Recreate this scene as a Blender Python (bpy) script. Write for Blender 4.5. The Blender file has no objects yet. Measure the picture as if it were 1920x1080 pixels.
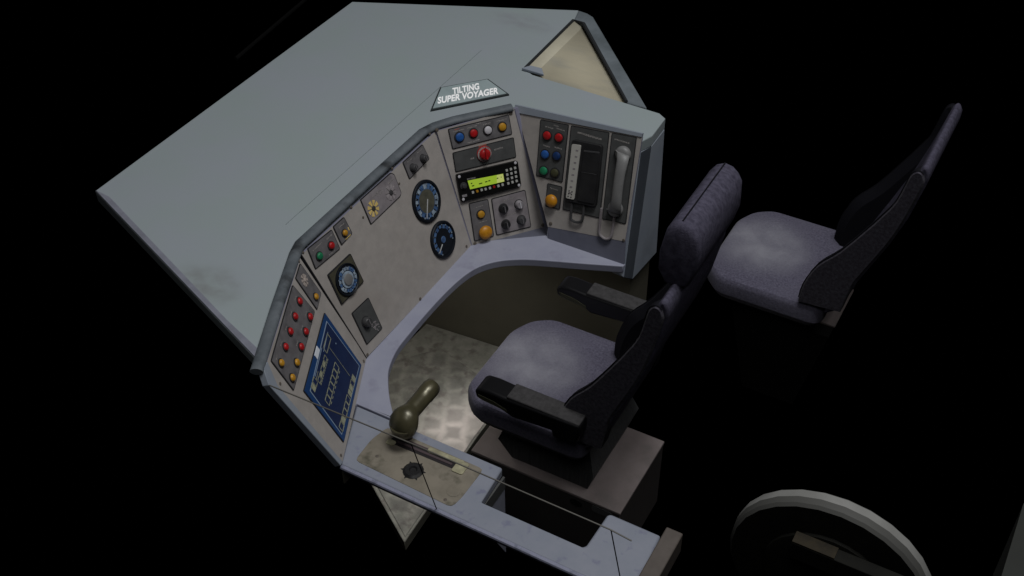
import bpy, bmesh, math, random
from mathutils import Matrix, Vector
random.seed(7)
SC = bpy.context.scene
COL = SC.collection
FR={}; PL={}; CI={}
# ---- measured layout of the cab, in metres on each instrument panel (u along the panel, v up its slope)
FR['main']=((-0.6230,0.0150,0.8000),(0.0000,1.0000,0.0000),(-0.3534,0.0000,0.9355))
FR['left']=((-0.4262,-0.7661,0.8000),(-0.4211,0.9070,0.0000),(-0.3322,-0.1542,0.9305))
FR['centre']=((-0.6210,0.3690,0.8000),(0.5535,0.8329,0.0000),(-0.2812,0.1869,0.9413))
FR['right']=((-0.3797,0.5480,0.8000),(1.0000,0.0000,0.0000),(0.0000,0.3355,0.9420))
PL[('left', 'panel')]=[(0.4698,0.0034),(-0.0,0.0001),(-0.0393,0.4073),(-0.0099,0.4818),(0.4649,0.4838)]
PL[('left', 'cheek')]=[(-0.0,0.0001),(-0.0217,0.0063),(-0.0732,0.4462),(-0.0442,0.4944),(-0.0099,0.4818),(-0.0393,0.4073)]
PL[('main', 'panel')]=[(-0.3563,0.0044),(0.3586,-0.0046),(0.4072,0.4739),(-0.4166,0.478)]
PL[('centre', 'panel')]=[(0.0042,-0.0021),(0.3199,-0.0206),(0.2772,0.4781),(-0.0492,0.4769)]
PL[('right', 'panel')]=[(-0.0114,0.0481),(0.3094,0.0906),(0.2914,0.4987),(-0.219,0.4522)]
PL[('right', 'skirt')]=[(0.0,0.0),(0.3251,-0.0012),(0.3094,0.0906),(-0.0114,0.0481)]
PL[('left', 'platea')]=[(0.4443,0.4798),(0.4515,0.3371),(0.371,0.3323),(0.3682,0.4786)]
CI[('left', 'platea')]=[(0.4058,0.4366,0.0168,'emblem'),(0.4036,0.3627,0.0106,'amber')]
PL[('left', 'plateb')]=[(0.3345,0.4824),(0.3565,0.3412),(0.0076,0.3312),(0.0031,0.4697)]
CI[('left', 'plateb')]=[(0.3077,0.4319,0.0117,'red'),(0.2374,0.431,0.0116,'red'),(0.3071,0.3618,0.0118,'red'),(0.1686,0.4314,0.0114,'red'),(0.2384,0.3614,0.0117,'red'),(0.1004,0.4312,0.0112,'red'),(0.1692,0.3615,0.0115,'red'),(0.0339,0.4282,0.0111,'amber'),(0.1014,0.36,0.0114,'amber'),(0.0358,0.3601,0.0112,'amber')]
PL[('left', 'screen')]=[(0.4014,0.2932),(0.4126,0.0255),(0.0625,0.0208),(0.0486,0.2866)]
PL[('left', 'border')]=[(0.3755,0.2702),(0.3913,0.0422),(0.0797,0.0476),(0.0766,0.2561)]
PL[('left', 'boxA')]=[(0.2378,0.2931),(0.2509,0.2696),(0.2095,0.2663),(0.1978,0.2831)]
PL[('left', 'boxB')]=[(0.2953,0.2561),(0.3052,0.2278),(0.2839,0.2299),(0.2716,0.257)]
PL[('left', 'boxC')]=[(0.1337,0.2662),(0.1607,0.2423),(0.0899,0.2348),(0.0814,0.2609)]
PL[('left', 'boxD')]=[(0.2568,0.2527),(0.2535,0.2317),(0.1359,0.2214),(0.1365,0.239)]
PL[('left', 'boxE')]=[(0.2723,0.1754),(0.2824,0.1492),(0.1103,0.1478),(0.1058,0.1776)]
PL[('left', 'boxF')]=[(0.3381,0.0718),(0.3388,0.0452),(0.2479,0.0433),(0.2472,0.0665)]
PL[('left', 'boxG')]=[(0.2311,0.0649),(0.2348,0.0448),(0.0849,0.0438),(0.0861,0.0713)]
PL[('left', 'lineA')]=[(0.2988,0.2252),(0.3026,0.2232),(0.309,0.0813),(0.3051,0.0836)]
CI[('left', 'screw')]=[(-0.0229,0.3985,0.0052),(0.4468,0.4853,0.0049),(0.442,0.0148,0.006),(0.0137,0.0167,0.0055)]
PL[('main', 'platec')]=[(-0.3852,0.4811),(-0.2546,0.4723),(-0.2564,0.3947),(-0.3923,0.4031)]
CI[('main', 'platec')]=[(-0.3551,0.4318,0.0146,'green'),(-0.2899,0.4303,0.0142,'red')]
PL[('main', 'plated')]=[(-0.2456,0.4762),(-0.1819,0.4756),(-0.1776,0.4055),(-0.2458,0.4008)]
CI[('main', 'plated')]=[(-0.2124,0.4296,0.0127,'amber')]
PL[('main', 'gaugesq')]=[(-0.357,0.3566),(-0.2257,0.3554),(-0.2239,0.2363),(-0.3574,0.2339)]
CI[('main', 'gaugesq')]=[(-0.2906,0.2923,0.0488,'dial')]
PL[('main', 'platee')]=[(-0.3333,0.1796),(-0.2331,0.1762),(-0.2341,0.0416),(-0.3322,0.0426)]
CI[('main', 'platee')]=[(-0.2937,0.1148,0.0211,'knob')]
PL[('main', 'platef')]=[(-0.0823,0.4802),(0.1055,0.4769),(0.1185,0.4617),(0.1151,0.3878),(0.1043,0.3794),(-0.0844,0.3795)]
CI[('main', 'platef')]=[(-0.0437,0.4214,0.0227,'ros'),(0.0643,0.4192,0.0219,'ros')]
PL[('main', 'plateg')]=[(0.1797,0.4745),(0.312,0.4741),(0.3181,0.4087),(0.1783,0.4039)]
CI[('main', 'plateg')]=[(0.2139,0.4318,0.0159,'knob'),(0.2817,0.4314,0.0161,'knob')]
CI[('main', 'gauge')]=[(0.2157,0.2884,0.0797),(0.2187,0.1177,0.0715)]
CI[('main', 'screw')]=[(-0.406,0.4804,0.0048),(-0.1319,0.4817,0.005),(-0.1015,0.4214,0.0045),(0.1224,0.4835,0.0052),(0.1244,0.4196,0.0047),(0.3712,0.4827,0.0054),(0.3281,0.0136,0.0056)]
CI[('main', 'screw2')]=[(-0.0079,0.0063,0.0064),(-0.3466,0.0107,0.0061)]
PL[('centre', 'plateh')]=[(-0.0059,0.4736),(0.2464,0.4626),(0.2468,0.3837),(-0.0036,0.3933)]
CI[('centre', 'plateh')]=[(0.0321,0.4328,0.0187,'blue'),(0.09,0.4318,0.0175,'red'),(0.1493,0.4277,0.0176,'white'),(0.2092,0.4242,0.0177,'amber')]
PL[('centre', 'platei')]=[(-0.006,0.381),(0.2504,0.371),(0.247,0.2911),(-0.0085,0.3042)]
CI[('centre', 'platei')]=[(0.1177,0.3425,0.0301,'redknob')]
PL[('centre', 'radio')]=[(-0.0108,0.2966),(0.2464,0.2793),(0.2442,0.1758),(-0.011,0.1863)]
PL[('centre', 'display')]=[(0.0293,0.2619),(0.177,0.2466),(0.1764,0.2151),(0.0331,0.2258)]
CI[('centre', 'radioknob')]=[(0.0096,0.2468,0.0144)]
CI[('centre', 'keys')]=[(0.0413,0.2114,0.0046,'white'),(0.0595,0.2109,0.0046,'amber'),(0.0778,0.2104,0.0046,'white'),(0.0944,0.2089,0.0046,'white'),(0.1126,0.2078,0.0046,'white'),(0.1303,0.2074,0.0046,'red'),(0.1485,0.2056,0.0047,'white'),(0.1663,0.2053,0.0047,'white')]
CI[('centre', 'keypad')]=[(0.1936,0.2559,0.0046,'white'),(0.2114,0.2557,0.0047,'white'),(0.2293,0.2554,0.0047,'white'),(0.1926,0.2386,0.0047,'white'),(0.2105,0.2383,0.0047,'white'),(0.2284,0.238,0.0047,'white'),(0.1917,0.2212,0.0047,'white'),(0.2096,0.2209,0.0047,'white'),(0.2275,0.2206,0.0047,'white'),(0.1907,0.2037,0.0047,'white'),(0.2086,0.2034,0.0047,'white'),(0.2266,0.2031,0.0047,'white')]
CI[('centre', 'rscrew')]=[(-0.0005,0.2866,0.0059),(0.235,0.2742,0.006),(-0.0013,0.1953,0.0059),(0.2342,0.183,0.006)]
PL[('centre', 'platej')]=[(0.02,0.1698),(0.1021,0.1641),(0.0989,0.0086),(0.0139,0.0138)]
CI[('centre', 'platej')]=[(0.06,0.1141,0.0166,'amber'),(0.0615,0.0408,0.0268,'mush')]
PL[('centre', 'platek')]=[(0.1141,0.1605),(0.2616,0.1541),(0.2606,-0.002),(0.108,0.0094)]
CI[('centre', 'platek')]=[(0.1553,0.1093,0.0201,'black'),(0.2226,0.1061,0.0195,'pale'),(0.1537,0.0439,0.0195,'black'),(0.2215,0.041,0.0196,'dark')]
CI[('centre', 'screw')]=[(-0.0479,0.4818,0.007),(0.2554,0.4636,0.0072),(0.3118,-0.0106,0.0075),(0.0157,0.0038,0.0074)]
PL[('right', 'platel')]=[(-0.1187,0.4536),(0.0001,0.4648),(0.017,0.2391),(-0.0963,0.2332)]
CI[('right', 'platel')]=[(-0.0778,0.4015,0.0183,'red'),(-0.0288,0.4071,0.0182,'red'),(-0.0727,0.3277,0.0184,'blue'),(-0.0245,0.3355,0.0183,'navy'),(-0.0665,0.2632,0.0185,'green'),(-0.0198,0.2687,0.0184,'olive')]
PL[('right', 'platem')]=[(-0.0447,0.219),(0.0193,0.2237),(0.0268,0.131),(-0.0359,0.1249)]
CI[('right', 'platem')]=[(-0.0095,0.1603,0.0246,'mush')]
PL[('right', 'platen')]=[(0.0087,0.4652),(0.1649,0.4807),(0.1944,0.1485),(0.0371,0.1356)]
PL[('right', 'device')]=[(0.0308,0.4193),(0.1527,0.4304),(0.1744,0.1929),(0.0485,0.1804)]
PL[('right', 'strip')]=[(0.0361,0.4038),(0.0726,0.4094),(0.0859,0.1969),(0.0519,0.1935)]
PL[('right', 'flap')]=[(0.0877,0.388),(0.1499,0.3992),(0.1682,0.205),(0.099,0.1975)]
PL[('right', 'loopA')]=[(0.0753,0.176),(0.0803,0.1207),(0.0922,0.1088),(0.1121,0.1094),(0.1281,0.1252),(0.125,0.1845)]
PL[('right', 'plateo')]=[(0.1736,0.4831),(0.2725,0.4932),(0.3001,0.1591),(0.2029,0.1491)]
PL[('right', 'handset')]=[(0.2246,0.4476),(0.2549,0.4363),(0.2491,0.4145),(0.2602,0.323),(0.2674,0.2289),(0.2756,0.2072),(0.2549,0.1867),(0.2246,0.1946),(0.2446,0.2357),(0.2389,0.3303),(0.226,0.4078),(0.1994,0.4169)]
PL[('right', 'loopB')]=[(0.1948,0.1922),(0.2037,0.1033),(0.2187,0.0832),(0.241,0.0812),(0.2547,0.1021),(0.2516,0.1752)]
CI[('right', 'screw')]=[(-0.2112,0.4494,0.0072),(-0.0016,0.0636,0.0074),(0.3031,0.0945,0.0059)]

# ------------------------------------------------------------------ materials
def lin(c):
    c/=255.0
    return c/12.92 if c<=0.04045 else ((c+0.055)/1.055)**2.4
def rgb(r,g,b,k=1.0): return (lin(r)*k,lin(g)*k,lin(b)*k,1.0)
MATS={}
def mat(name, base, base2=None, scale=8.0, rough=0.6, spec=0.3, bump=0.0, bscale=60.0, contrast=(0.35,0.65),
        emit=None, metallic=0.0, stretch=None, sheen=0.0, dirt=None, detail=6.0):
    m=bpy.data.materials.new(name); m.use_nodes=True
    nt=m.node_tree; N=nt.nodes; Lk=nt.links
    b=N['Principled BSDF']
    b.inputs['Roughness'].default_value=rough
    b.inputs['Specular IOR Level'].default_value=spec
    b.inputs['Metallic'].default_value=metallic
    b.inputs['Base Color'].default_value=base
    if sheen: b.inputs['Sheen Weight'].default_value=sheen; b.inputs['Sheen Roughness'].default_value=0.5
    tc=N.new('ShaderNodeTexCoord'); vec=tc.outputs['Object']
    if stretch:
        mp=N.new('ShaderNodeMapping'); mp.inputs['Scale'].default_value=stretch
        Lk.new(vec,mp.inputs['Vector']); vec=mp.outputs['Vector']
    col=None
    if base2 is not None:
        n=N.new('ShaderNodeTexNoise'); n.inputs['Scale'].default_value=scale; n.inputs['Detail'].default_value=detail
        n.inputs['Roughness'].default_value=0.62
        Lk.new(vec,n.inputs['Vector'])
        r=N.new('ShaderNodeValToRGB')
        r.color_ramp.elements[0].position=contrast[0]; r.color_ramp.elements[1].position=contrast[1]
        r.color_ramp.elements[0].color=base; r.color_ramp.elements[1].color=base2
        Lk.new(n.outputs['Fac'],r.inputs['Fac']); col=r.outputs['Color']
    if dirt:
        dc,ds,lo,hi=dirt
        n=N.new('ShaderNodeTexNoise'); n.inputs['Scale'].default_value=ds; n.inputs['Detail'].default_value=8
        Lk.new(vec,n.inputs['Vector'])
        r=N.new('ShaderNodeValToRGB'); r.color_ramp.elements[0].position=lo; r.color_ramp.elements[1].position=hi
        r.color_ramp.elements[0].color=(0,0,0,1); r.color_ramp.elements[1].color=(1,1,1,1)
        Lk.new(n.outputs['Fac'],r.inputs['Fac'])
        mx=N.new('ShaderNodeMixRGB'); Lk.new(r.outputs['Color'],mx.inputs['Fac'])
        if col is not None: Lk.new(col,mx.inputs['Color1'])
        else: mx.inputs['Color1'].default_value=base
        mx.inputs['Color2'].default_value=dc; col=mx.outputs['Color']
    if col is not None: Lk.new(col,b.inputs['Base Color'])
    if bump:
        n=N.new('ShaderNodeTexNoise'); n.inputs['Scale'].default_value=bscale; n.inputs['Detail'].default_value=4
        Lk.new(vec,n.inputs['Vector'])
        bp=N.new('ShaderNodeBump'); bp.inputs['Strength'].default_value=bump; bp.inputs['Distance'].default_value=0.004
        Lk.new(n.outputs['Fac'],bp.inputs['Height']); Lk.new(bp.outputs['Normal'],b.inputs['Normal'])
    if emit:
        b.inputs['Emission Color'].default_value=emit[0]; b.inputs['Emission Strength'].default_value=emit[1]
    MATS[name]=m
    return m

mat('floor_black',(0.0,0.0,0.0,1),rough=0.95,spec=0.0)
mat('dash_grey',(.265,.31,.315,1),(.275,.305,.335,1),scale=3.2,rough=.75,spec=.2,bump=.04,bscale=220,dirt=((.245,.27,.29,1),1.3,.58,.85))
mat('dash_edge',(.20,.205,.25,1),(.16,.165,.20,1),scale=25,rough=.7,spec=.2)
mat('body_grey',(.22,.25,.30,1),(.26,.29,.33,1),scale=5,rough=.65,spec=.25,dirt=((.17,.19,.22,1),4,.55,.75))
mat('cheek_shaded',(.055,.065,.08,1),(.075,.085,.10,1),scale=6,rough=.7,spec=.15)
mat('desk_lilac',(.25,.26,.335,1),(.29,.30,.37,1),scale=6,rough=.5,spec=.3,dirt=((.22,.22,.29,1),14,.58,.72))
mat('console_blue',(.205,.225,.275,1),(.235,.25,.30,1),scale=9,rough=.55,spec=.3,dirt=((.17,.18,.25,1),30,.6,.72))
mat('console_rim',(.25,.26,.35,1),(.12,.13,.18,1),scale=40,rough=.5,spec=.35,contrast=(.5,.72))
mat('panel_beige',(.30,.28,.264,1),(.35,.325,.304,1),scale=20,rough=.6,spec=.25,bump=.03,bscale=300,dirt=((.265,.238,.218,1),3.0,.52,.72))
mat('panel_edge',(.21,.21,.28,1),rough=.5)
mat('plate_grey',(.105,.10,.105,1),(.14,.135,.14,1),scale=30,rough=.55,spec=.3,dirt=((.075,.072,.075,1),16,.55,.7))
mat('plate_pale',(.19,.17,.18,1),(.25,.23,.24,1),scale=26,rough=.55,spec=.3,dirt=((.14,.13,.14,1),12,.55,.7))
mat('plate_dark',(.055,.057,.057,1),(.075,.077,.077,1),scale=22,rough=.6,spec=.25)
mat('plate_rim',(.02,.02,.022,1),rough=.7,spec=.2)
mat('legend',(.34,.32,.31,1),(.12,.115,.11,1),scale=260,rough=.7,contrast=(.4,.6))
mat('legend_red',(.35,.10,.07,1),rough=.7)
mat('screw_metal',(.10,.085,.07,1),rough=.45,spec=.5)
mat('red',(.42,.012,.014,1),(.28,.008,.01,1),scale=60,rough=.38,spec=.4)
mat('amber',(.48,.25,.02,1),(.36,.17,.012,1),scale=60,rough=.4,spec=.4)
mat('mush',(.52,.23,.012,1),(.38,.15,.006,1),scale=50,rough=.42,spec=.4)
mat('blue',(.02,.10,.34,1),(.015,.07,.25,1),scale=60,rough=.38,spec=.4)
mat('navy',(.008,.03,.11,1),rough=.4,spec=.4)
mat('green',(.015,.20,.09,1),(.01,.14,.06,1),scale=60,rough=.4,spec=.4)
mat('white',(.50,.49,.52,1),rough=.4,spec=.4)
mat('olive',(.05,.05,.025,1),rough=.4,spec=.4)
mat('pale',(.28,.265,.28,1),(.18,.17,.18,1),scale=40,rough=.4)
mat('black',(.012,.012,.013,1),rough=.4,spec=.4)
mat('dark',(.045,.045,.047,1),rough=.4,spec=.4)
mat('bezel',(.022,.022,.024,1),rough=.5,spec=.35)
mat('emblem',(.36,.31,.28,1),rough=.6)
mat('dial_black',(.006,.008,.012,1),rough=.5,spec=.2)
mat('dial_blue',(.085,.17,.33,1),(.02,.045,.12,1),scale=45,rough=.55,contrast=(.3,.7))
mat('dial_pale',(.32,.40,.48,1),(.14,.18,.24,1),scale=60,rough=.55)
mat('dial_olive',(.055,.055,.042,1),(.085,.083,.062,1),scale=40,rough=.6)
mat('needle_pale',(.45,.46,.46,1),rough=.5)
mat('ros_yellow',(.70,.52,.18,1),(.5,.37,.12,1),scale=70,rough=.6)
mat('ros_grey',(.33,.30,.31,1),(.18,.165,.17,1),scale=70,rough=.6)
mat('dark_olive',(.045,.043,.028,1),(.07,.066,.045,1),scale=30,rough=.6)
mat('screen_blue',(.007,.014,.048,1),(.010,.021,.065,1),scale=12,rough=.5,spec=.2,emit=((.004,.012,.05,1),.1))
mat('screen_edge',(.010,.038,.12,1),rough=.5,spec=.2,emit=((.004,.03,.11,1),.1))
mat('screen_line',(.20,.27,.36,1),rough=.5,emit=((.2,.27,.36,1),.05))
mat('screen_text',(.30,.31,.20,1),(.17,.18,.15,1),scale=70,rough=.5)
mat('screen_box',(.36,.37,.25,1),(.2,.21,.16,1),scale=90,rough=.5)
mat('screen_white',(.62,.66,.72,1),rough=.5)
mat('radio_black',(.004,.004,.004,1),rough=.45,spec=.25)
mat('lcd_green',(.30,.46,.035,1),rough=.4,emit=((.32,.46,.035,1),.42))
mat('lcd_pale',(.45,.50,.16,1),rough=.4,emit=((.50,.55,.14,1),.42))
mat('lcd_ink',(.03,.06,.01,1),rough=.5)
mat('key_white',(.40,.40,.38,1),rough=.5)
mat('handset_grey',(.15,.15,.15,1),(.19,.19,.19,1),scale=12,rough=.45,spec=.4)
mat('handset_dark',(.02,.02,.02,1),rough=.5)
mat('cradle_black',(.012,.012,.013,1),(.02,.02,.021,1),scale=20,rough=.5,spec=.3)
mat('strip_white',(.42,.41,.38,1),rough=.6)
mat('trim_pad',(.075,.088,.10,1),(.115,.13,.145,1),scale=14,rough=.6,spec=.3,bump=.35,bscale=70,stretch=(1,1,1),dirt=((.03,.034,.038,1),9,.55,.7))
mat('wall_olive',(.095,.088,.068,1),(.115,.107,.082,1),scale=2.5,rough=.85,spec=.15)
mat('gusset_grey',(.26,.27,.34,1),(.21,.22,.27,1),scale=9,rough=.6)
mat('skirt_blue',(.10,.105,.14,1),(.13,.135,.175,1),scale=8,rough=.6)
mat('tray_cream',(.36,.335,.255,1),(.41,.375,.28,1),scale=5,rough=.8,spec=.15,stretch=(1,3,1),dirt=((.30,.29,.245,1),3,.5,.7))
mat('tray_light',(.55,.52,.41,1),(.47,.44,.34,1),scale=9,rough=.8,spec=.15)
mat('tray_line',(.02,.022,.024,1),rough=.7)
mat('sill_grey',(.16,.185,.205,1),(.10,.118,.13,1),scale=6,rough=.7,spec=.2)
mat('seam',(.225,.26,.265,1),rough=.8)
mat('sign_face',(.25,.31,.32,1),(.31,.375,.385,1),scale=12,rough=.6,spec=.25)
mat('sign_rim',(.025,.03,.032,1),rough=.6)
mat('sign_white',(.92,.92,.92,1),rough=.5,emit=((1,1,1,1),.12))
mat('rail_metal',(.10,.095,.085,1),rough=.45,spec=.5)
mat('handle_olive',(.06,.055,.032,1),(.10,.09,.05,1),scale=16,rough=.33,spec=.6,metallic=.35)
mat('control_tan',(.225,.20,.16,1),(.17,.152,.12,1),scale=14,rough=.6,spec=.25,dirt=((.065,.062,.042,1),17,.54,.72))
mat('slot_dark',(.015,.012,.014,1),rough=.6)
mat('slot_light',(.40,.38,.25,1),(.24,.225,.15,1),scale=40,rough=.5)
mat('slot_red',(.07,.05,.055,1),rough=.6)
mat('board_brown',(.105,.09,.08,1),(.085,.072,.064,1),scale=20,rough=.6,spec=.25)
mat('fabric',(.062,.058,.086,1),(.128,.122,.168,1),scale=130,rough=.95,spec=.05,bump=.5,bscale=240,sheen=.12,contrast=(.32,.68),dirt=((.10,.096,.13,1),5,.5,.9))
mat('fabric_back',(.045,.042,.062,1),(.085,.08,.115,1),scale=50,rough=.95,spec=.05,bump=.5,bscale=240,stretch=(1,1.6,1))
mat('fabric_wing',(.032,.029,.039,1),(.072,.068,.086,1),scale=85,rough=.95,spec=.05,bump=.5,bscale=260,sheen=.08)
mat('piping_black',(.008,.008,.011,1),rough=.8,spec=.1)
mat('arm_black',(.006,.006,.007,1),rough=.35,spec=.35)
mat('arm_pad',(.035,.034,.035,1),(.055,.053,.055,1),scale=60,rough=.75,spec=.2,bump=.3,bscale=300)
mat('arm_olive',(.06,.06,.035,1),rough=.5)
mat('pedestal',(.045,.046,.048,1),(.07,.072,.074,1),scale=26,rough=.6,spec=.2,stretch=(6,6,.3))
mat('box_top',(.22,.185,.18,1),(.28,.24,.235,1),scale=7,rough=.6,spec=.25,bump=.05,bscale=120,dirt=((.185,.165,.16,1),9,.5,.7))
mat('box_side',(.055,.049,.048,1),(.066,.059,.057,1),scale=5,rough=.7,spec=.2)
mat('box_detail',(.008,.008,.008,1),rough=.6)
mat('box_label',(.10,.10,.10,1),rough=.6)
mat('seat_base',(.005,.005,.005,1),rough=.8,spec=.1)
mat('slab_side',(.13,.125,.10,1),(.10,.098,.08,1),scale=12,rough=.8)
mat('slab_grey',(.22,.22,.19,1),(.31,.30,.265,1),scale=18,rough=.85,spec=.15,bump=.3,bscale=90,dirt=((.17,.155,.14,1),24,.52,.68))
mat('wheel_pale',(.27,.27,.26,1),(.22,.22,.21,1),scale=8,rough=.6,spec=.25)
mat('wheel_grey',(.085,.085,.08,1),rough=.6,spec=.25)
mat('wheel_dark',(.009,.009,.008,1),(.013,.013,.011,1),scale=10,rough=.7,spec=.1)
mat('bar_brown',(.032,.025,.013,1),(.016,.013,.009,1),scale=18,rough=.6,spec=.2,stretch=(1,5,1))
mat('cabinet_green',(.014,.0155,.0135,1),(.018,.02,.0175,1),scale=8,rough=.7)
mat('window_bar',(.0012,.0012,.0012,1),rough=.8,spec=.08)

# soft patches: highlight painted into the cushion fabric, dash stains, paler tread area; and the dotted tread of the footplate
def soft_patch(name, newname, pale, centre, radius, noise=(.3,.7)):
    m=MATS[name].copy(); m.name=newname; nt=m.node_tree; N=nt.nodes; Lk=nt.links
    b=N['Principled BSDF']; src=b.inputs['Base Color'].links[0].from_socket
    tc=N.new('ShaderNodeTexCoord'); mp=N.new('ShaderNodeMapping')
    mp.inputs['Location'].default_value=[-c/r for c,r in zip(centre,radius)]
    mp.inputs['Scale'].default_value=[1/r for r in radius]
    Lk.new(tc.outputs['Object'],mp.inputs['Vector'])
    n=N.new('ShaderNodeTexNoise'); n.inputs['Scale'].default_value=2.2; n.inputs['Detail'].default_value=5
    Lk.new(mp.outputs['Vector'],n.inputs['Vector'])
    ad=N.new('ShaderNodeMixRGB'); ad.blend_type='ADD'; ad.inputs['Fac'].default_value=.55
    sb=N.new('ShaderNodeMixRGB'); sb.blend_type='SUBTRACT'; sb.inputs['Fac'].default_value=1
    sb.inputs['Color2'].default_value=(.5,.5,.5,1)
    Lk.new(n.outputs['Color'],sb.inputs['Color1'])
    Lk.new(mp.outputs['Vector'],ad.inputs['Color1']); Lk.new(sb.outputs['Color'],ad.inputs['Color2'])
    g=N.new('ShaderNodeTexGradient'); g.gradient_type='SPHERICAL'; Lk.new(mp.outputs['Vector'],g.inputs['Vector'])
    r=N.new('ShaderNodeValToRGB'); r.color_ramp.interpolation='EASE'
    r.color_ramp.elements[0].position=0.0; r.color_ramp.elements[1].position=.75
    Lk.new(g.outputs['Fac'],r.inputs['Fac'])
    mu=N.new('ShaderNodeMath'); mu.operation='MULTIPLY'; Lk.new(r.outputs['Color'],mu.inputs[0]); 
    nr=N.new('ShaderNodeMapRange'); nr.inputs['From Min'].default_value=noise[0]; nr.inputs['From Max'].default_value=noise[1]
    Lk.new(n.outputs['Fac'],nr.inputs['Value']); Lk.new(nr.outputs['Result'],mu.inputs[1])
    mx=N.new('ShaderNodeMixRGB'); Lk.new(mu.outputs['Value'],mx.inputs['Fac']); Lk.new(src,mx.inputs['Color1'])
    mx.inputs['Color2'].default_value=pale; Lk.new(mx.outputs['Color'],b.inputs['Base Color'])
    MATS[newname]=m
soft_patch('fabric','fabric_highlight',(.26,.26,.295,1),(-.17,.03,.68),(.25,.23,.2),(.12,.78))
soft_patch('dash_grey','dash_stained1',(.20,.215,.22,1),(-.965,-.665,1.25),(.17,.12,.3))
soft_patch('dash_stained1','dash_stained',(.235,.255,.275,1),(-.90,1.28,1.25),(.2,.09,.3))
soft_patch('slab_grey','tread_base',(.80,.71,.66,1),(-.45,.02,.06),(.34,.42,.3),(.1,.75))
def tread():
    m=MATS['tread_base']; m.name='tread'; nt=m.node_tree; N=nt.nodes; Lk=nt.links
    b=N['Principled BSDF']; src=b.inputs['Base Color'].links[0].from_socket
    tc=N.new('ShaderNodeTexCoord'); nz=N.new('ShaderNodeTexNoise'); nz.inputs['Scale'].default_value=14
    Lk.new(tc.outputs['Object'],nz.inputs['Vector'])
    mxv=N.new('ShaderNodeMixRGB'); mxv.inputs['Fac'].default_value=.05
    Lk.new(tc.outputs['Object'],mxv.inputs['Color1']); Lk.new(nz.outputs['Color'],mxv.inputs['Color2'])
    mp=N.new('ShaderNodeMapping'); mp.inputs['Rotation'].default_value=(0,0,math.radians(62)); mp.inputs['Scale'].default_value=(9,9,9)
    Lk.new(mxv.outputs['Color'],mp.inputs['Vector'])
    bk=N.new('ShaderNodeTexBrick'); bk.inputs['Scale'].default_value=1.0; bk.inputs['Mortar Size'].default_value=.24; bk.inputs['Mortar Smooth'].default_value=1.0
    bk.inputs['Brick Width'].default_value=.8; bk.inputs['Row Height'].default_value=.8
    bk.inputs['Color1'].default_value=(1,1,1,1); bk.inputs['Color2'].default_value=(.5,.5,.5,1); bk.inputs['Mortar'].default_value=(0,0,0,1)
    Lk.new(mp.outputs['Vector'],bk.inputs['Vector'])
    mu=N.new('ShaderNodeMath'); mu.operation='MULTIPLY'; mu.inputs[1].default_value=.62
    Lk.new(bk.outputs['Color'],mu.inputs[0])
    mx=N.new('ShaderNodeMixRGB'); Lk.new(mu.outputs['Value'],mx.inputs['Fac']); Lk.new(src,mx.inputs['Color1'])
    mx.inputs['Color2'].default_value=(.135,.13,.12,1); Lk.new(mx.outputs['Color'],b.inputs['Base Color'])
    MATS['tread']=m
tread()

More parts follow.
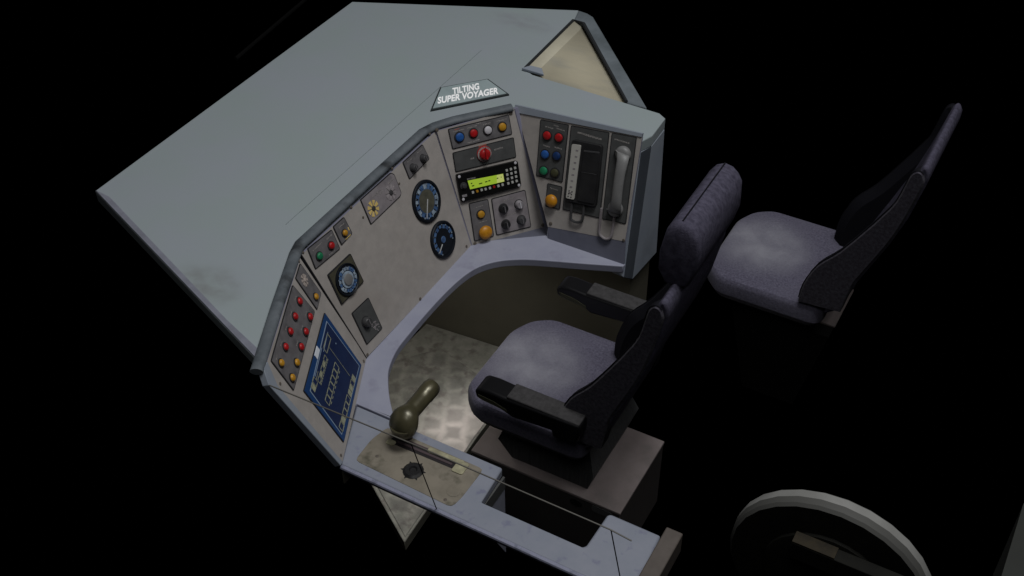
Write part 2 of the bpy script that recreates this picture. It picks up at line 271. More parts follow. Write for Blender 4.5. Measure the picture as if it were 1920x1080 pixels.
# ------------------------------------------------------------------ mesh helpers
class MB:
    def __init__(s): s.bm=bmesh.new(); s.ms=[]
    def mi(s,m):
        if m not in s.ms: s.ms.append(m)
        return s.ms.index(m)
    def face(s,vs,m):
        try:
            f=s.bm.faces.new(vs); f.material_index=s.mi(m); return f
        except ValueError: return None
    def poly3(s,pts,m):
        return s.face([s.bm.verts.new(p) for p in pts],m)
    def loft(s,rings,m,cap0=True,cap1=True,mcap=None,closed=True):
        R=[[s.bm.verts.new(p) for p in r] for r in rings]
        n=len(R[0])
        for a,b in zip(R[:-1],R[1:]):
            for i in range(n if closed else n-1):
                s.face([a[i],a[(i+1)%n],b[(i+1)%n],b[i]],m)
        if cap0: s.face(list(reversed(R[0])),mcap or m)
        if cap1: s.face(R[-1],mcap or m)
        return s
    def prism(s,pts,z0,z1,m,side=None):           # 2-D outline (x, y) extruded in z
        R=[[(p[0],p[1],z) for p in pts] for z in (z0,z1)]
        A=[s.bm.verts.new(p) for p in R[0]]; B=[s.bm.verts.new(p) for p in R[1]]
        n=len(A)
        for i in range(n): s.face([A[i],A[(i+1)%n],B[(i+1)%n],B[i]],side or m)
        s.face(list(reversed(A)),m); s.face(B,m); return s
    def prismY(s,pts,y0,y1,m,cap=None):           # 2-D outline (x, z) extruded in y
        A=[s.bm.verts.new((p[0],y0,p[1])) for p in pts]; B=[s.bm.verts.new((p[0],y1,p[1])) for p in pts]
        n=len(A)
        for i in range(n): s.face([A[i],A[(i+1)%n],B[(i+1)%n],B[i]],m)
        s.face(list(reversed(A)),cap or m); s.face(B,cap or m); return s
    def prismX(s,pts,x0,x1,m,cap=None):           # 2-D outline (y, z) extruded in x
        A=[s.bm.verts.new((x0,p[0],p[1])) for p in pts]; B=[s.bm.verts.new((x1,p[0],p[1])) for p in pts]
        n=len(A)
        for i in range(n): s.face([A[i],A[(i+1)%n],B[(i+1)%n],B[i]],m)
        s.face(list(reversed(A)),cap or m); s.face(B,cap or m); return s
    def box(s,x0,x1,y0,y1,z0,z1,m,top=None):
        s.prism([(x0,y0),(x1,y0),(x1,y1),(x0,y1)],z0,z1,m)
        if top: 
            s.bm.faces.ensure_lookup_table(); s.bm.faces[-1].material_index=s.mi(top)
        return s
    def lathe(s,c,prof,m,seg=24,sx=1,sy=1,ms=None):     # profile [(r, z)] about local z at c=(x,y)
        rings=[[(c[0]+sx*r*math.cos(2*math.pi*i/seg),c[1]+sy*r*math.sin(2*math.pi*i/seg),z) for i in range(seg)] for r,z in prof]
        R=[[s.bm.verts.new(p) for p in r] for r in rings]
        for k,(a,b) in enumerate(zip(R[:-1],R[1:])):
            mm=ms[k] if ms else m
            for i in range(seg): s.face([a[i],a[(i+1)%seg],b[(i+1)%seg],b[i]],mm)
        s.face(list(reversed(R[0])),ms[0] if ms else m); s.face(R[-1],ms[-1] if ms else m); return s
    def tube(s,path,r,m,seg=10,r1=None,flat=1.0):
        path=[Vector(p) for p in path]; rings=[]
        n=len(path)
        for i,p in enumerate(path):
            t=(path[min(i+1,n-1)]-path[max(i-1,0)]).normalized()
            up=Vector((0,0,1)) if abs(t.z)<.95 else Vector((1,0,0))
            a=t.cross(up).normalized(); b=a.cross(t).normalized()
            rr=r if r1 is None else r+(r1-r)*i/(n-1)
            # mitre widening at corners
            w=1.0
            if 0<i<n-1:
                d1=(path[i]-path[i-1]).normalized(); w=1/max(.6,d1.dot(t))
            rings.append([p+a*(rr*w*math.cos(2*math.pi*k/seg))+b*(rr*flat*math.sin(2*math.pi*k/seg)) for k in range(seg)])
        return s.loft(rings,m)
def tri(bm):
    big=[f for f in bm.faces if len(f.verts)>4]
    if big: bmesh.ops.triangulate(bm,faces=big)

WM={}
def world(o): return WM.get(o.name,Matrix.Identity(4))
def link(o,parent,M):
    COL.objects.link(o); WM[o.name]=M
    if parent is not None:
        o.parent=parent; o.matrix_local=world(parent).inverted()@M
    else: o.matrix_world=M; 
    return o
def obj(name,mb,parent=None,M=Matrix.Identity(4),bevel=0,seg=2,smooth=35,sub=0):
    bmesh.ops.remove_doubles(mb.bm,verts=mb.bm.verts,dist=1e-6)
    tri(mb.bm)
    bmesh.ops.recalc_face_normals(mb.bm,faces=mb.bm.faces)
    me=bpy.data.meshes.new(name); mb.bm.to_mesh(me); mb.bm.free()
    for m in mb.ms: me.materials.append(MATS[m])
    if smooth:
        for p in me.polygons: p.use_smooth=True
        me.set_sharp_from_angle(angle=math.radians(smooth))
    o=bpy.data.objects.new(name,me)
    link(o,parent,M)
    if bevel:
        b=o.modifiers.new('bevel','BEVEL'); b.width=bevel; b.segments=seg; b.limit_method='ANGLE'; b.angle_limit=math.radians(32); b.harden_normals=False
    return o
def thing(name,label,cat,loc=(0,0,0),group=None):
    o=bpy.data.objects.new(name,None); o.empty_display_size=.1
    link(o,None,Matrix.Translation(loc)); tag(o,label,cat,group); return o
def tag(o,label=None,cat=None,group=None,kind=None):
    if label: o['label']=label
    if cat: o['category']=cat
    if group: o['group']=group
    if kind: o['kind']=kind
    return o
def frame(k,dz=0.0):
    O,u,v=[Vector(a) for a in FR[k]]; n=u.cross(v)
    O=O+n*dz
    return Matrix(((u.x,v.x,n.x,O.x),(u.y,v.y,n.y,O.y),(u.z,v.z,n.z,O.z),(0,0,0,1)))
def rounded(pts,r,seg=3):
    out=[]; n=len(pts)
    for i in range(n):
        p=Vector(pts[i]).to_2d(); a=Vector(pts[i-1]).to_2d(); b=Vector(pts[(i+1)%n]).to_2d()
        da=(a-p); db=(b-p); ra=min(r,da.length*.45); rb=min(r,db.length*.45)
        pa=p+da.normalized()*ra; pb=p+db.normalized()*rb
        for k in range(seg+1):
            t=k/seg; q=pa*(1-t)**2+p*2*t*(1-t)+pb*t*t; out.append((q.x,q.y))
    return out
def inset(pts,d):
    c=Vector((sum(p[0] for p in pts)/len(pts),sum(p[1] for p in pts)/len(pts)))
    out=[]; n=len(pts)
    area=sum(pts[i][0]*pts[(i+1)%n][1]-pts[(i+1)%n][0]*pts[i][1] for i in range(n))
    sg=1 if area>0 else -1
    for i in range(n):
        p=Vector(pts[i]); a=Vector(pts[i-1]); b=Vector(pts[(i+1)%n])
        e1=(p-a).normalized(); e2=(b-p).normalized()
        n1=Vector((-e1.y,e1.x))*sg; n2=Vector((-e2.y,e2.x))*sg
        m=(n1+n2); m=m/ max(.3,m.dot(n1)) if m.length>1e-6 else n1
        q=p+m*d; out.append((q.x,q.y))
    return out

# ================================================================== SETTING
fl=MB(); fl.box(-9,9,-7,11,-.05,-.004,'floor_black')
obj('floor',fl)['kind']='structure'

# ================================================================== CONTROL DESK
desk=thing('control_desk','wrap-around driver\'s control desk with angled instrument panels under a wide grey dashboard','control desk',(-.6,.1,0))
ZD,ZT=.80,1.25
# desk top with its curved kneehole edge
curve=[(-.054,.539),(-.195,.481),(-.309,.436),(-.393,.400),(-.462,.357),(-.507,.313),(-.539,.258),(-.557,.184),(-.5655,.088),(-.567,-.033),(-.563,-.166),(-.556,-.254),(-.530,-.342),(-.493,-.403),(-.447,-.462),(-.404,-.509),(-.385,-.534)]
def smooth_curve(c,k=4):
    out=[]
    for i in range(len(c)-1):
        p0=Vector(c[max(i-1,0)]);p1=Vector(c[i]);p2=Vector(c[i+1]);p3=Vector(c[min(i+2,len(c)-1)])
        for j in range(k):
            t=j/k
            q=.5*((2*p1)+(-p0+p2)*t+(2*p0-5*p1+4*p2-p3)*t*t+(-p0+3*p1-3*p2+p3)*t**3); out.append((q.x,q.y))
    out.append(c[-1]); return out
cv=smooth_curve(curve)
d=MB(); d.prism([(-.50,-.645),(-.632,-.36),(-.635,-.33),(-.632,.39),(-.40,.565),(-.050,.565)]+cv+[(-.535,-.534)],ZD-.034,ZD,'desk_lilac')
obj('desk_top',d,desk,bevel=.011,seg=3)
# side console with its cut-out
con=[(-.429,-.774),(.600,-.778),(.579,-.537),(.415,-.536),(.404,-.545),(.3995,-.677),(.390,-.688),(.041,-.688),(.032,-.5375),(-.532,-.5375)]
d=MB(); d.prism(con,.756,.794,'console_blue'); obj('side_console',d,desk,bevel=.006,seg=2)
# worn light bead along the outer edge of the console
d=MB(); d.tube([(-.425,-.777,.787),(.0,-.779,.787),(.60,-.781,.787)],.0075,'console_rim',8); obj('console_bead',d,desk)
d=MB(); d.box(.0335,.041,-.686,-.5385,.70,.7555,'plate_dark'); obj('console_skirt',d,desk)
d=MB(); d.prismX([(-.700,.6995),(-.540,.6995),(-.540,.360)],.034,.040,'gusset_grey'); obj('gusset',d,desk)
d=MB(); d.prismX([(-.772,.7555),(-.60,.7555),(-.60,.70),(-.772,.70)],-.43,-.424,'wall_olive'); obj('gusset',d,desk)
d=MB(); d.box(.588,.642,-.86,-.519,.735,.824,'board_brown'); obj('end_board',d,desk,bevel=.004)
# control plate on the console, key switch and lever slot
d=MB()
cp=rounded([(-.398,-.738),(-.402,-.640),(-.385,-.568),(-.018,-.571),(-.020,-.700),(-.028,-.750),(-.22,-.744)],.016,2)
d.prism(cp,.7935,.7955,'control_tan'); pl=obj('control_plate',d,desk,bevel=.001,seg=1)
d=MB()
d.prism(rounded([(-.345,-.622),(-.07,-.617),(-.07,-.585),(-.345,-.590)],.012),.7925,.7965,'slot_dark')
d.prism([(-.30,-.594),(-.17,-.592),(-.17,-.584),(-.30,-.586)],.7955,.7985,'slot_red')
d.prism(rounded([(-.215,-.598),(-.085,-.595),(-.085,-.575),(-.215,-.578)],.006),.7955,.7995,'slot_light')
d.prism(rounded([(-.105,-.628),(-.065,-.627),(-.065,-.578),(-.105,-.579)],.008),.7957,.7992,'slot_light')
d.prism(rounded([(-.352,-.632),(-.322,-.63),(-.322,-.61),(-.352,-.61)],.006),.7957,.7988,'slot_light')
d.prism(rounded([(-.32,-.611),(-.115,-.608),(-.115,-.600),(-.32,-.602)],.004),.7957,.7982,'slot_red')
obj('lever_slot',d,pl)
d=MB(); d.lathe((-.21,-.685),[(.030,.7925),(.034,.797),(.026,.803),(.014,.803),(.010,.798)],'black',18)
for a in range(6):
    t=a*1.05+.3; d.prism([(-.21+.03*math.cos(t-.2),-.685+.03*math.sin(t-.2)),(-.21+.042*math.cos(t),-.685+.042*math.sin(t)),(-.21+.03*math.cos(t+.2),-.685+.03*math.sin(t+.2))],.7945,.7965,'black')
obj('key_switch',d,pl)
d=MB(); d.lathe((-.055,-.694),[(.022,.7945),(.022,.7968),(.012,.798)],'control_tan',16); obj('cover_cap',d,pl)
for q in ((-.345,-.69),(-.06,-.735)):
    d=MB(); d.lathe(q,[(.006,.7945),(.006,.7965),(.003,.797)],'screw_metal',8); obj('screw',d,pl)
# power handle
d=MB()
def ring(c,ax,r,seg=16,sq=1.0):
    ax=Vector(ax).normalized(); a=ax.cross(Vector((1,0,0)) if abs(ax.x)<.9 else Vector((0,0,1))).normalized(); b=ax.cross(a)
    return [Vector(c)+a*(r*math.cos(2*math.pi*k/seg))+b*(r*sq*math.sin(2*math.pi*k/seg)) for k in range(seg)]
d.loft([ring((-.297,-.572,.79),(0,0,1),.010),ring((-.297,-.576,.812),(0,0,1),.012),ring((-.297,-.585,.832),(0,.2,1),.020)],'black')
hd=obj('power_handle',d,desk)
d=MB()
prof=[(-.636,.012),(-.630,.028),(-.618,.043),(-.602,.050),(-.584,.048),(-.568,.040),(-.552,.030),(-.545,.0300),(-.500,.0300),(-.470,.0300),(-.468,.0315),(-.434,.0315),(-.420,.0285),(-.414,.020)]
d.loft([ring((-.297,y,.902-.10*max(0,(-.56-y))*4-.02*(y+.6)),(0,1,-.05),r,20) for y,r in prof],'handle_olive')
obj('grip',d,hd,smooth=50)
d=MB(); d.loft([ring((-.297,-.590,.828),(0,.1,1),.020),ring((-.297,-.594,.845),(0,.1,1),.030),ring((-.297,-.597,.865),(0,0,1),.041),ring((-.297,-.598,.885),(0,0,1),.044)],'handle_olive'); obj('grip_neck',d,hd,smooth=60)
# thin guard rail with posts on the outer edge
d=MB(); d.tube([(-.535,-.905,1.222),(-.05,-.90,1.230),(.564,-.90,1.230),(.625,-.90,1.222)],.0021,'rail_metal',8); rl=obj('guard_rail',d,desk)
for x0,x1 in ((-.047,-.066),(.566,.568)):
    d=MB(); d.tube([(x0,-.90,1.230),(x1,-.776,.79)],.0017,'piping_black',6); obj('rail_post',d,rl)

# ---- dashboard
dash=[(-1.633,-.467),(-.621,-.857),(-.585,-.872),(-.815,-.39),(-.812,.41),(-.77,.49),(-.63,.668),(-.605,.712),(-.090,.712),(-.070,.765),(-.074,.897),(-.108,.919),(-.602,.932),(-.66,.934),(-.704,.955),(-.712,1.389),(-.735,1.486),(-1.633,1.089)]
d=MB(); d.prism(dash,1.205,ZT,'dash_stained'); ds=obj('dashboard',d,desk,bevel=.003,seg=1)
d=MB(); d.prism([(-1.630,-.466),(-.624,-.854),(-.640,-.822),(-.80,-.768),(-1.56,-.472)],ZT+.001,ZT+.004,'dash_edge'); obj('edge_strip',d,ds)
d=MB(); d.box(-.9325,-.931,-.30,1.0,ZT+.0005,ZT+.0018,'seam'); obj('dash_seam',d,ds)
# right-hand body: top, slanted chamfered end, outer side
d=MB()
S1=(-.088,.712,1.2045); S2=(-.070,.768,1.2045); S3=(-.052,.636,.660); S4=(-.045,.533,.750)
S5=(-.072,.893,1.2045); S6=(-.050,.868,.630); B1=(-.14,.74,1.2045); B4=(-.14,.57,.75); B3=(-.14,.636,.660); B6=(-.14,.868,.630); B5=(-.14,.893,1.2045)
d.poly3([S1,S4,S3,S2],'cheek_shaded')  # chamfer's shade put into a darker colour than the body
for f in ([S2,S3,S6,S5],[S5,S6,B6,B5],[S3,B3,B6,S6],[S4,B4,B3,S3],[S1,B1,B4,S4],[S1,S2,S5,B5,B1],[B1,B5,B6,B3,B4]):
    d.poly3(f,'body_grey')
obj('end_cheek',d,desk,bevel=.003,seg=2)
d=MB(); d.box(-.62,-.141,.885,.915,.64,1.2045,'body_grey'); obj('body_side',d,desk)
# ---- side tray and window sill beyond the body
d=MB(); d.poly3([(-.664,.962,1.236),(-.667,1.388,1.236),(-.662,1.390,1.236),(-.240,.933,1.236),(-.60,.936,1.236)],'tray_cream')
d.poly3([(-.664,.962,1.236),(-.667,1.388,1.236),(-.712,1.392,1.252),(-.700,.958,1.252)],'tray_light')
tray=obj('side_tray',d,desk)
mod=tray.modifiers.new('thick','SOLIDIFY'); mod.thickness=.02; mod.offset=-1
d=MB(); d.tube([(-.707,.957,1.2535),(-.714,1.390,1.2535),(-.664,1.387,1.2535),(-.250,.928,1.2535)],.0065,'tray_line',6); obj('tray_gasket',d,tray)
d=MB(); d.prism([(-.715,1.395),(-.735,1.484),(-.69,1.478),(-.655,1.462),(-.165,.930),(-.245,.927),(-.660,1.388)],1.215,1.2515,'sill_grey'); obj('window_sill',d,desk,bevel=.006)
d=MB(); d.prism([(-.712,.938),(-.690,.972),(-.640,.975),(-.612,.938)],1.2515,1.264,'body_grey'); obj('sill_block',d,desk,bevel=.003)

# ---- padded trim along the top of the panels
d=MB(); d.tube([(-.580,-.902,1.253),(-.592,-.876,1.253),(-.702,-.645,1.253),(-.808,-.412,1.253),(-.823,-.365,1.253),(-.823,0,1.253),(-.820,.385,1.253),(-.803,.437,1.253),(-.763,.503,1.253),(-.634,.660,1.253),(-.614,.684,1.253)],.0205,'trim_pad',14,flat=.62); obj('edge_trim',d,desk,smooth=60)

# ---- instrument panels
def panel(k,pts,m='panel_beige',t=.010,name='instrument_panel'):
    d=MB(); d.prism(pts,-t,0,m,side='panel_edge'); return obj(name,d,desk,frame(k))
ip={}
ip['left']=panel('left',[PL[('left','panel')][i] for i in (0,4,3,2,1)])
ip['main']=panel('main',PL[('main','panel')])
ip['centre']=panel('centre',PL[('centre','panel')])
ip['right']=panel('right',PL[('right','panel')])
d=MB(); d.prism([PL[('left','cheek')][i] for i in (0,5,4,3,2,1)],-.02,.002,'body_grey'); obj('side_cheek',d,desk,frame('left'),bevel=.002)
d=MB(); d.prism(PL[('right','skirt')],-.012,-.001,'skirt_blue'); obj('panel_skirt',d,desk,frame('right'))
d=MB(); d.prism([(-.219,.4525),(.291,.4995),(.291,.512),(-.232,.480)],-.01,.004,'body_grey'); obj('panel_fascia',d,desk,frame('right'))
# centre skirt: from the lower edge of the centre panel down to the desk
d=MB(); d.poly3([(-.621,.372,.797),(-.395,.552,.797),(-.393,.566,.846),(-.448,.640,.785)],'skirt_blue')
F=frame('centre'); 
def onp(k,u,v,n=0): return tuple(frame(k)@Vector((u,v,n)))
d=MB(); d.poly3([onp('centre',.004,-.002,-.001),(-.382,.548,.7995),onp('right',-.0114,.050,-.002),onp('centre',.3205,-.0206,-.001)],'skirt_blue'); obj('panel_skirt',d,desk)
# joint covers between panels
def joint(a,b,r=.0045,m='panel_edge'):
    d=MB(); d.tube([a,b],r,m,8); obj('panel_joint',d,desk)
joint(onp('main',.3586,-.004,-.001),onp('main',.4072,.474,-.001))
joint(onp('main',-.3563,.004,-.001),onp('main',-.4166,.478,-.001),.003,'plate_rim')
joint(onp('centre',.325,-.024,-.006),onp('centre',.280,.478,-.006),.011)

T=.004
def plate(k,key,m='plate_grey',r=.006,name='switch_plate',rim=True):
    pts=PL[(k,key)]
    d=MB(); p=rounded(pts,r)
    if rim:
        d.prism(p,-.001,T*.7,'plate_rim'); d.prism(inset(p,.0035),0,T,m)
    else: d.prism(p,-.001,T,m)
    return obj(name,d,desk,frame(k))
def button(k,c,parent,z=T,name='button'):
    u,v,r,col=c; d=MB()
    if k=='left' and col!='emblem': r*=1.2
    if col in('knob','black','dark','pale'):
        mm={'knob':'dark'}.get(col,col)
        d.lathe((u,v),[(r,z-.001),(r,z+.002),(r*.86,z+.003),(r*.80,z+.016),(r*.66,z+.019)],mm,20,ms=['bezel','bezel',mm,mm])
        d.prism([(u-r*.1,v-r*.62),(u+r*.1,v-r*.62),(u+r*.1,v+r*.55),(u-r*.1,v+r*.55)],z+.0185,z+.0215,'plate_grey' if col!='pale' else 'white')
        name='knob'
    elif col=='mush':
        d.lathe((u,v),[(r*.7,z-.001),(r*.7,z+.006),(r,z+.010),(r*1.02,z+.015),(r*.88,z+.022),(r*.5,z+.027),(r*.15,z+.0285)],'mush',24); name='push_button'
    elif col=='redknob':
        d.lathe((u,v),[(r,z-.001),(r,z+.004),(r*.95,z+.006),(r*.74,z+.006),(r*.70,z+.016),(r*.5,z+.021),(r*.2,z+.022)],'red',24,ms=['red','red','legend','red','red','red'])
        d.prism([(u-r*.13,v-r*.55),(u+r*.13,v-r*.55),(u+r*.10,v+r*.92),(u-r*.10,v+r*.92)],z+.0205,z+.027,'red'); name='rotary_knob'
    elif col in('ros','emblem'):
        r*=1.3
        mm={'ros':'ros_yellow' if u<0 else 'ros_grey','emblem':'emblem'}[col]
        for a in range(8):
            t=a*math.pi/4+.2
            d.prism([(u+r*.34*math.cos(t-.25),v+r*.34*math.sin(t-.25)),(u+r*math.cos(t-.24),v+r*math.sin(t-.24)),(u+r*math.cos(t+.24),v+r*math.sin(t+.24)),(u+r*.34*math.cos(t+.25),v+r*.34*math.sin(t+.25))],z-.0005,z+.0015,mm)
        d.lathe((u,v),[(r*.34,z-.0005),(r*.30,z+.004),(r*.15,z+.005)],'dark' if col=='ros' else 'emblem',14); name='rotary_switch' if col=='ros' else 'lamp_guard'
    else:
        d.lathe((u,v),[(r*1.14,z-.001),(r*1.12,z+.003),(r*.88,z+.0035),(r*.82,z+.008),(r*.60,z+.0102),(r*.2,z+.0108)],col,20,ms=['bezel','bezel',col,col,col])
    o=obj(name,d,parent,frame(k),smooth=45)
    return o
def legend(d,u,v,w,h=.004,z=T,m='legend',skew=0):
    d.prism([(u-w/2,v-h/2-skew*w/2),(u+w/2,v-h/2+skew*w/2),(u+w/2,v+h/2+skew*w/2),(u-w/2,v+h/2-skew*w/2)],z-.0004,z+.0005,m)
def merge_into(o,d):
    base=MB(); base.bm.free(); base.bm=bmesh.new(); base.bm.from_mesh(o.data)
    off=len(o.data.materials); src=d.bm; vm={}
    for v in src.verts: vm[v]=base.bm.verts.new(v.co)
    for f in src.faces:
        try:
            g=base.bm.faces.new([vm[v] for v in f.verts]); g.material_index=off+f.material_index
        except ValueError: pass
    base.bm.to_mesh(o.data); base.bm.free(); src.free()
    for m in d.ms: o.data.materials.append(MATS[m])
def legends(k,parent,items):
    d=MB()
    for it in items:
        u,v,w=it[:3]; h=it[3] if len(it)>3 else .004; m=it[4] if len(it)>4 else 'legend'
        n=max(2,int(w/.006)); x=u-w/2
        while x<u+w/2-.001:
            ww=random.uniform(.003,.006); legend(d,x+ww/2,v+random.uniform(-.0004,.0004),ww*.8,h*random.uniform(.75,1.05),m=m); x+=ww
    merge_into(parent,d)
def screws(k,lst,parent):
    for u,v,r in lst:
        d=MB(); d.lathe((u,v),[(r,-.001),(r*.95,.0018),(r*.5,.0026)],'screw_metal',10); obj('screw',d,parent,frame(k))

# left panel
p=plate('left','platea',name='lamp_plate')
for c in CI[('left','platea')]: button('left',c,p)
p=plate('left','plateb')
for c in CI[('left','plateb')]: button('left',c,p)
legends('left',p,[(.034,.452,.018)]+[(c[0]-.005,c[1]+.020,.020,.003) for c in CI[('left','plateb')][:7]])
screws('left',CI[('left','screw')],ip['left'])
# touch screen
d=MB(); d.prism(rounded(PL[('left','screen')],.004,2),-.001,.003,'plate_rim'); d.prism(inset(PL[('left','screen')],.003),0,.0045,'screen_edge')
scr=obj('display_screen',d,desk,frame('left'))
d=MB(); d.prism(inset(PL[('left','border')],-.004),.0035,.0052,'screen_line'); d.prism(inset(PL[('left','border')],0),.004,.0060,'screen_blue'); obj('screen_border',d,scr,frame('left'))
d=MB(); z0,z1=.0055,.0068
def seg(d,a,b,w,m):
    a=Vector(a);b=Vector(b);t=(b-a).normalized()*w/2;n=Vector((-t.y,t.x))
    d.prism([tuple(a-t-n),tuple(b+t-n),tuple(b+t+n),tuple(a-t+n)],z0,z1,m)
def srect(d,u0,u1,v0,v1,w=.003,m='screen_text'):
    for a,b in (((u0,v0),(u1,v0)),((u1,v0),(u1,v1)),((u1,v1),(u0,v1)),((u0,v1),(u0,v0))): seg(d,a,b,w,m)
def srow(d,u0,u1,v0,v1,n,fill,m='screen_text'):
    w=(u1-u0)/n
    for i in range(n):
        a=u0+i*w+.0015;b=a+w-.003
        if fill[i%len(fill)]: d.prism([(a,v0),(b,v0),(b,v1),(a,v1)],z0,z1,'screen_box')
        else: srect(d,a,b,v0,v1,.0026,m)
srect(d,.270,.338,.2295,.254,.003,'screen_text')
srow(d,.108,.282,.148,.176,6,[0,0,0,0,0,0],'screen_box')
srow(d,.137,.255,.222,.238,5,[0,1,0,1,0])
srow(d,.086,.134,.236,.262,2,[1,0])
srow(d,.086,.232,.045,.070,5,[0,1,0,0,0],'screen_box')
srow(d,.238,.330,.045,.068,4,[1,1,0,1])
seg(d,(.168,.2485),(.135,.2455),.002,'screen_text'); seg(d,(.344,.254),(.26,.248),.002,'screen_line'); seg(d,(.262,.262),(.14,.256),.002,'screen_line')
seg(d,(.301,.224),(.307,.082),.0022,'screen_text')
for i in range(10):
    u=.14+i*.012; seg(d,(u,.2165),(u+.006,.2165),.003,'screen_text')
for i in range(7):
    u=.125+i*.023; seg(d,(u,.1405),(u+.008,.1405),.003,'screen_text')
d.prism([(.345,.195),(.350,.195),(.350,.199),(.345,.199)],z0,z1,'screen_line')
obj('screen_graphics',d,scr,frame('left'),smooth=0)
d=MB(); d.prism([(.204,.268),(.245,.270),(.245,.289),(.204,.287)],.0050,.0075,'screen_white'); obj('screen_tab',d,scr,frame('left'),smooth=0)

# main panel
for key,mm in (('platec','plate_grey'),('plated','plate_grey'),('platee','plate_dark'),('platef','plate_pale'),('plateg','plate_grey')):
    p=plate('main',key,mm)
    for c in CI[('main',key)]: button('main',c,p)
    if key=='platec': legends('main',p,[(-.345,.462,.05),(-.28,.458,.03),(-.3,.407,.03,.003)])
    if key=='plated': legends('main',p,[(-.212,.458,.03),(-.205,.408,.03,.004,'ros_yellow'),(-.187,.43,.006,.012,'ros_yellow')])
    if key=='platef': legends('main',p,[(.0,.455,.05),(.085,.452,.03),(.015,.445,.03,.003)])
    if key=='plateg': legends('main',p,[(.215,.462,.03,.003),(.282,.462,.03,.003)])
    if key=='platee':
        d=MB()
        for i in range(26):
            u=random.uniform(-.275,-.242); v=random.uniform(.05,.09); d.lathe((u,v),[(.003,T-.0005),(.002,T+.001)],'plate_pale',6)
        merge_into(p,d)
screws('main',CI[('main','screw')]+CI[('main','screw2')],ip['main'])
def gauge(c,kind,ang,parent=desk,square=None):
    u,v,r=c[:3]; F_=frame('main'); d=MB(); z=0
    if square: r*=1.1
    if square:
        d.prism(rounded(PL[('main',square)],.005),-.001,.005,'plate_rim'); d.prism(inset(PL[('main',square)],.004),0,.006,'dark_olive'); z=.005
        d.lathe((u,v),[(r*1.05,z),(r*1.05,z+.006),(r*1.0,z+.007),(r*.95,z+.004)],'dial_black',40)
    else:
        d.lathe((u,v),[(r,-.001),(r*1.0,.008),(r*.95,.011),(r*.88,.011),(r*.86,.005)],'dial_black',44)
    g=obj('gauge',d,desk,F_,smooth=40)
    d=MB(); zz=z+.0048
    inner={'speed':.56,'brake':.50,'square':.55}[kind]
    d.lathe((u,v),[(r*.86,zz),(r*.86,zz+.0008)],'dial_black',40)
    n={'speed':17,'brake':15,'square':18}[kind]
    rnd=random.Random(int(abs(u)*1000)+3)
    for i in range(n):
        if kind=='brake' and i in (0,1,2,3): continue
        t=math.radians((-125 if kind=='brake' else -90)+ (i+.5)*360/n)
        r0=r*rnd.uniform(.58,.64); r1=r*rnd.uniform(.79,.86); w=rnd.uniform(.12,.18)
        mm='dial_pale' if rnd.random()<.35 else 'dial_blue'
        d.prism([(u+r0*math.cos(t-w),v+r0*math.sin(t-w)),(u+r1*math.cos(t-w*.8),v+r1*math.sin(t-w*.8)),(u+r1*math.cos(t+w*.8),v+r1*math.sin(t+w*.8)),(u+r0*math.cos(t+w),v+r0*math.sin(t+w))],zz+.0006,zz+.0014,mm)
        for q in (-1,1):
            t2=t+q*math.pi/n*.9; d.prism([(u+r*.76*math.cos(t2-.03),v+r*.76*math.sin(t2-.03)),(u+r*.84*math.cos(t2-.03),v+r*.84*math.sin(t2-.03)),(u+r*.84*math.cos(t2+.03),v+r*.84*math.sin(t2+.03)),(u+r*.76*math.cos(t2+.03),v+r*.76*math.sin(t2+.03))],zz+.0006,zz+.0012,'dial_pale')
    m0={'speed':'dial_olive','brake':'dial_black','square':'dial_pale'}[kind]
    d.lathe((u,v),[(r*inner,zz+.0004),(r*inner,zz+.0018)],m0,32)
    if kind=='speed':
        d.lathe((u,v),[(r*.60,zz+.0003),(r*.60,zz+.0011)],'dial_blue',32)
    if kind=='brake': d.lathe((u,v),[(r*.2,zz+.001),(r*.17,zz+.003)],'dial_blue',14)
    obj('dial_face',d,g,F_,smooth=30)
    d=MB(); t=ang; L0=-.1*r if kind!='brake' else .28*r; L1=.80*r
    cx,sx=math.cos(t),math.sin(t)
    def P(a,b): return (u+a*cx-b*sx,v+a*sx+b*cx)
    w=.028 if kind!='square' else .12
    if kind=='square': L0,L1=-.18*r,.18*r
    d.prism([P(L0,-w*r),P(L1,-w*r*.6),P(L1,w*r*.6),P(L0,w*r)],zz+.0035,zz+.0050,'needle_pale'); obj('needle',d,g,F_,smooth=0)
    if kind=='square':
        d=MB(); d.lathe((u,v),[(r*.4,zz+.001),(r*.36,zz+.006),(r*.25,zz+.0075)],'handset_grey',20); obj('dial_knob',d,g,F_)
    return g
gauge(CI[('main','gauge')][0],'speed',math.radians(-126))
gauge(CI[('main','gauge')][1],'brake',math.radians(-150))
gauge(CI[('main','gaugesq')][0],'square',math.radians(80),square='gaugesq')

# centre panel
p=plate('centre','plateh')
for c in CI[('centre','plateh')]: button('centre',c,p)
legends('centre',p,[(.032,.457,.045,.005),(.028,.464,.02,.003,'legend_red'),(.09,.456,.04,.005),(.118,.462,.02),(.149,.452,.03),(.21,.449,.04,.005),(.085,.401,.05,.005)])
p=plate('centre','platei','plate_dark')
for c in CI[('centre','platei')]: button('centre',c,p)
legends('centre',p,[(.068,.338,.016,.007),(.178,.345,.035,.006),(.116,.3755,.03,.005,'legend_red')])
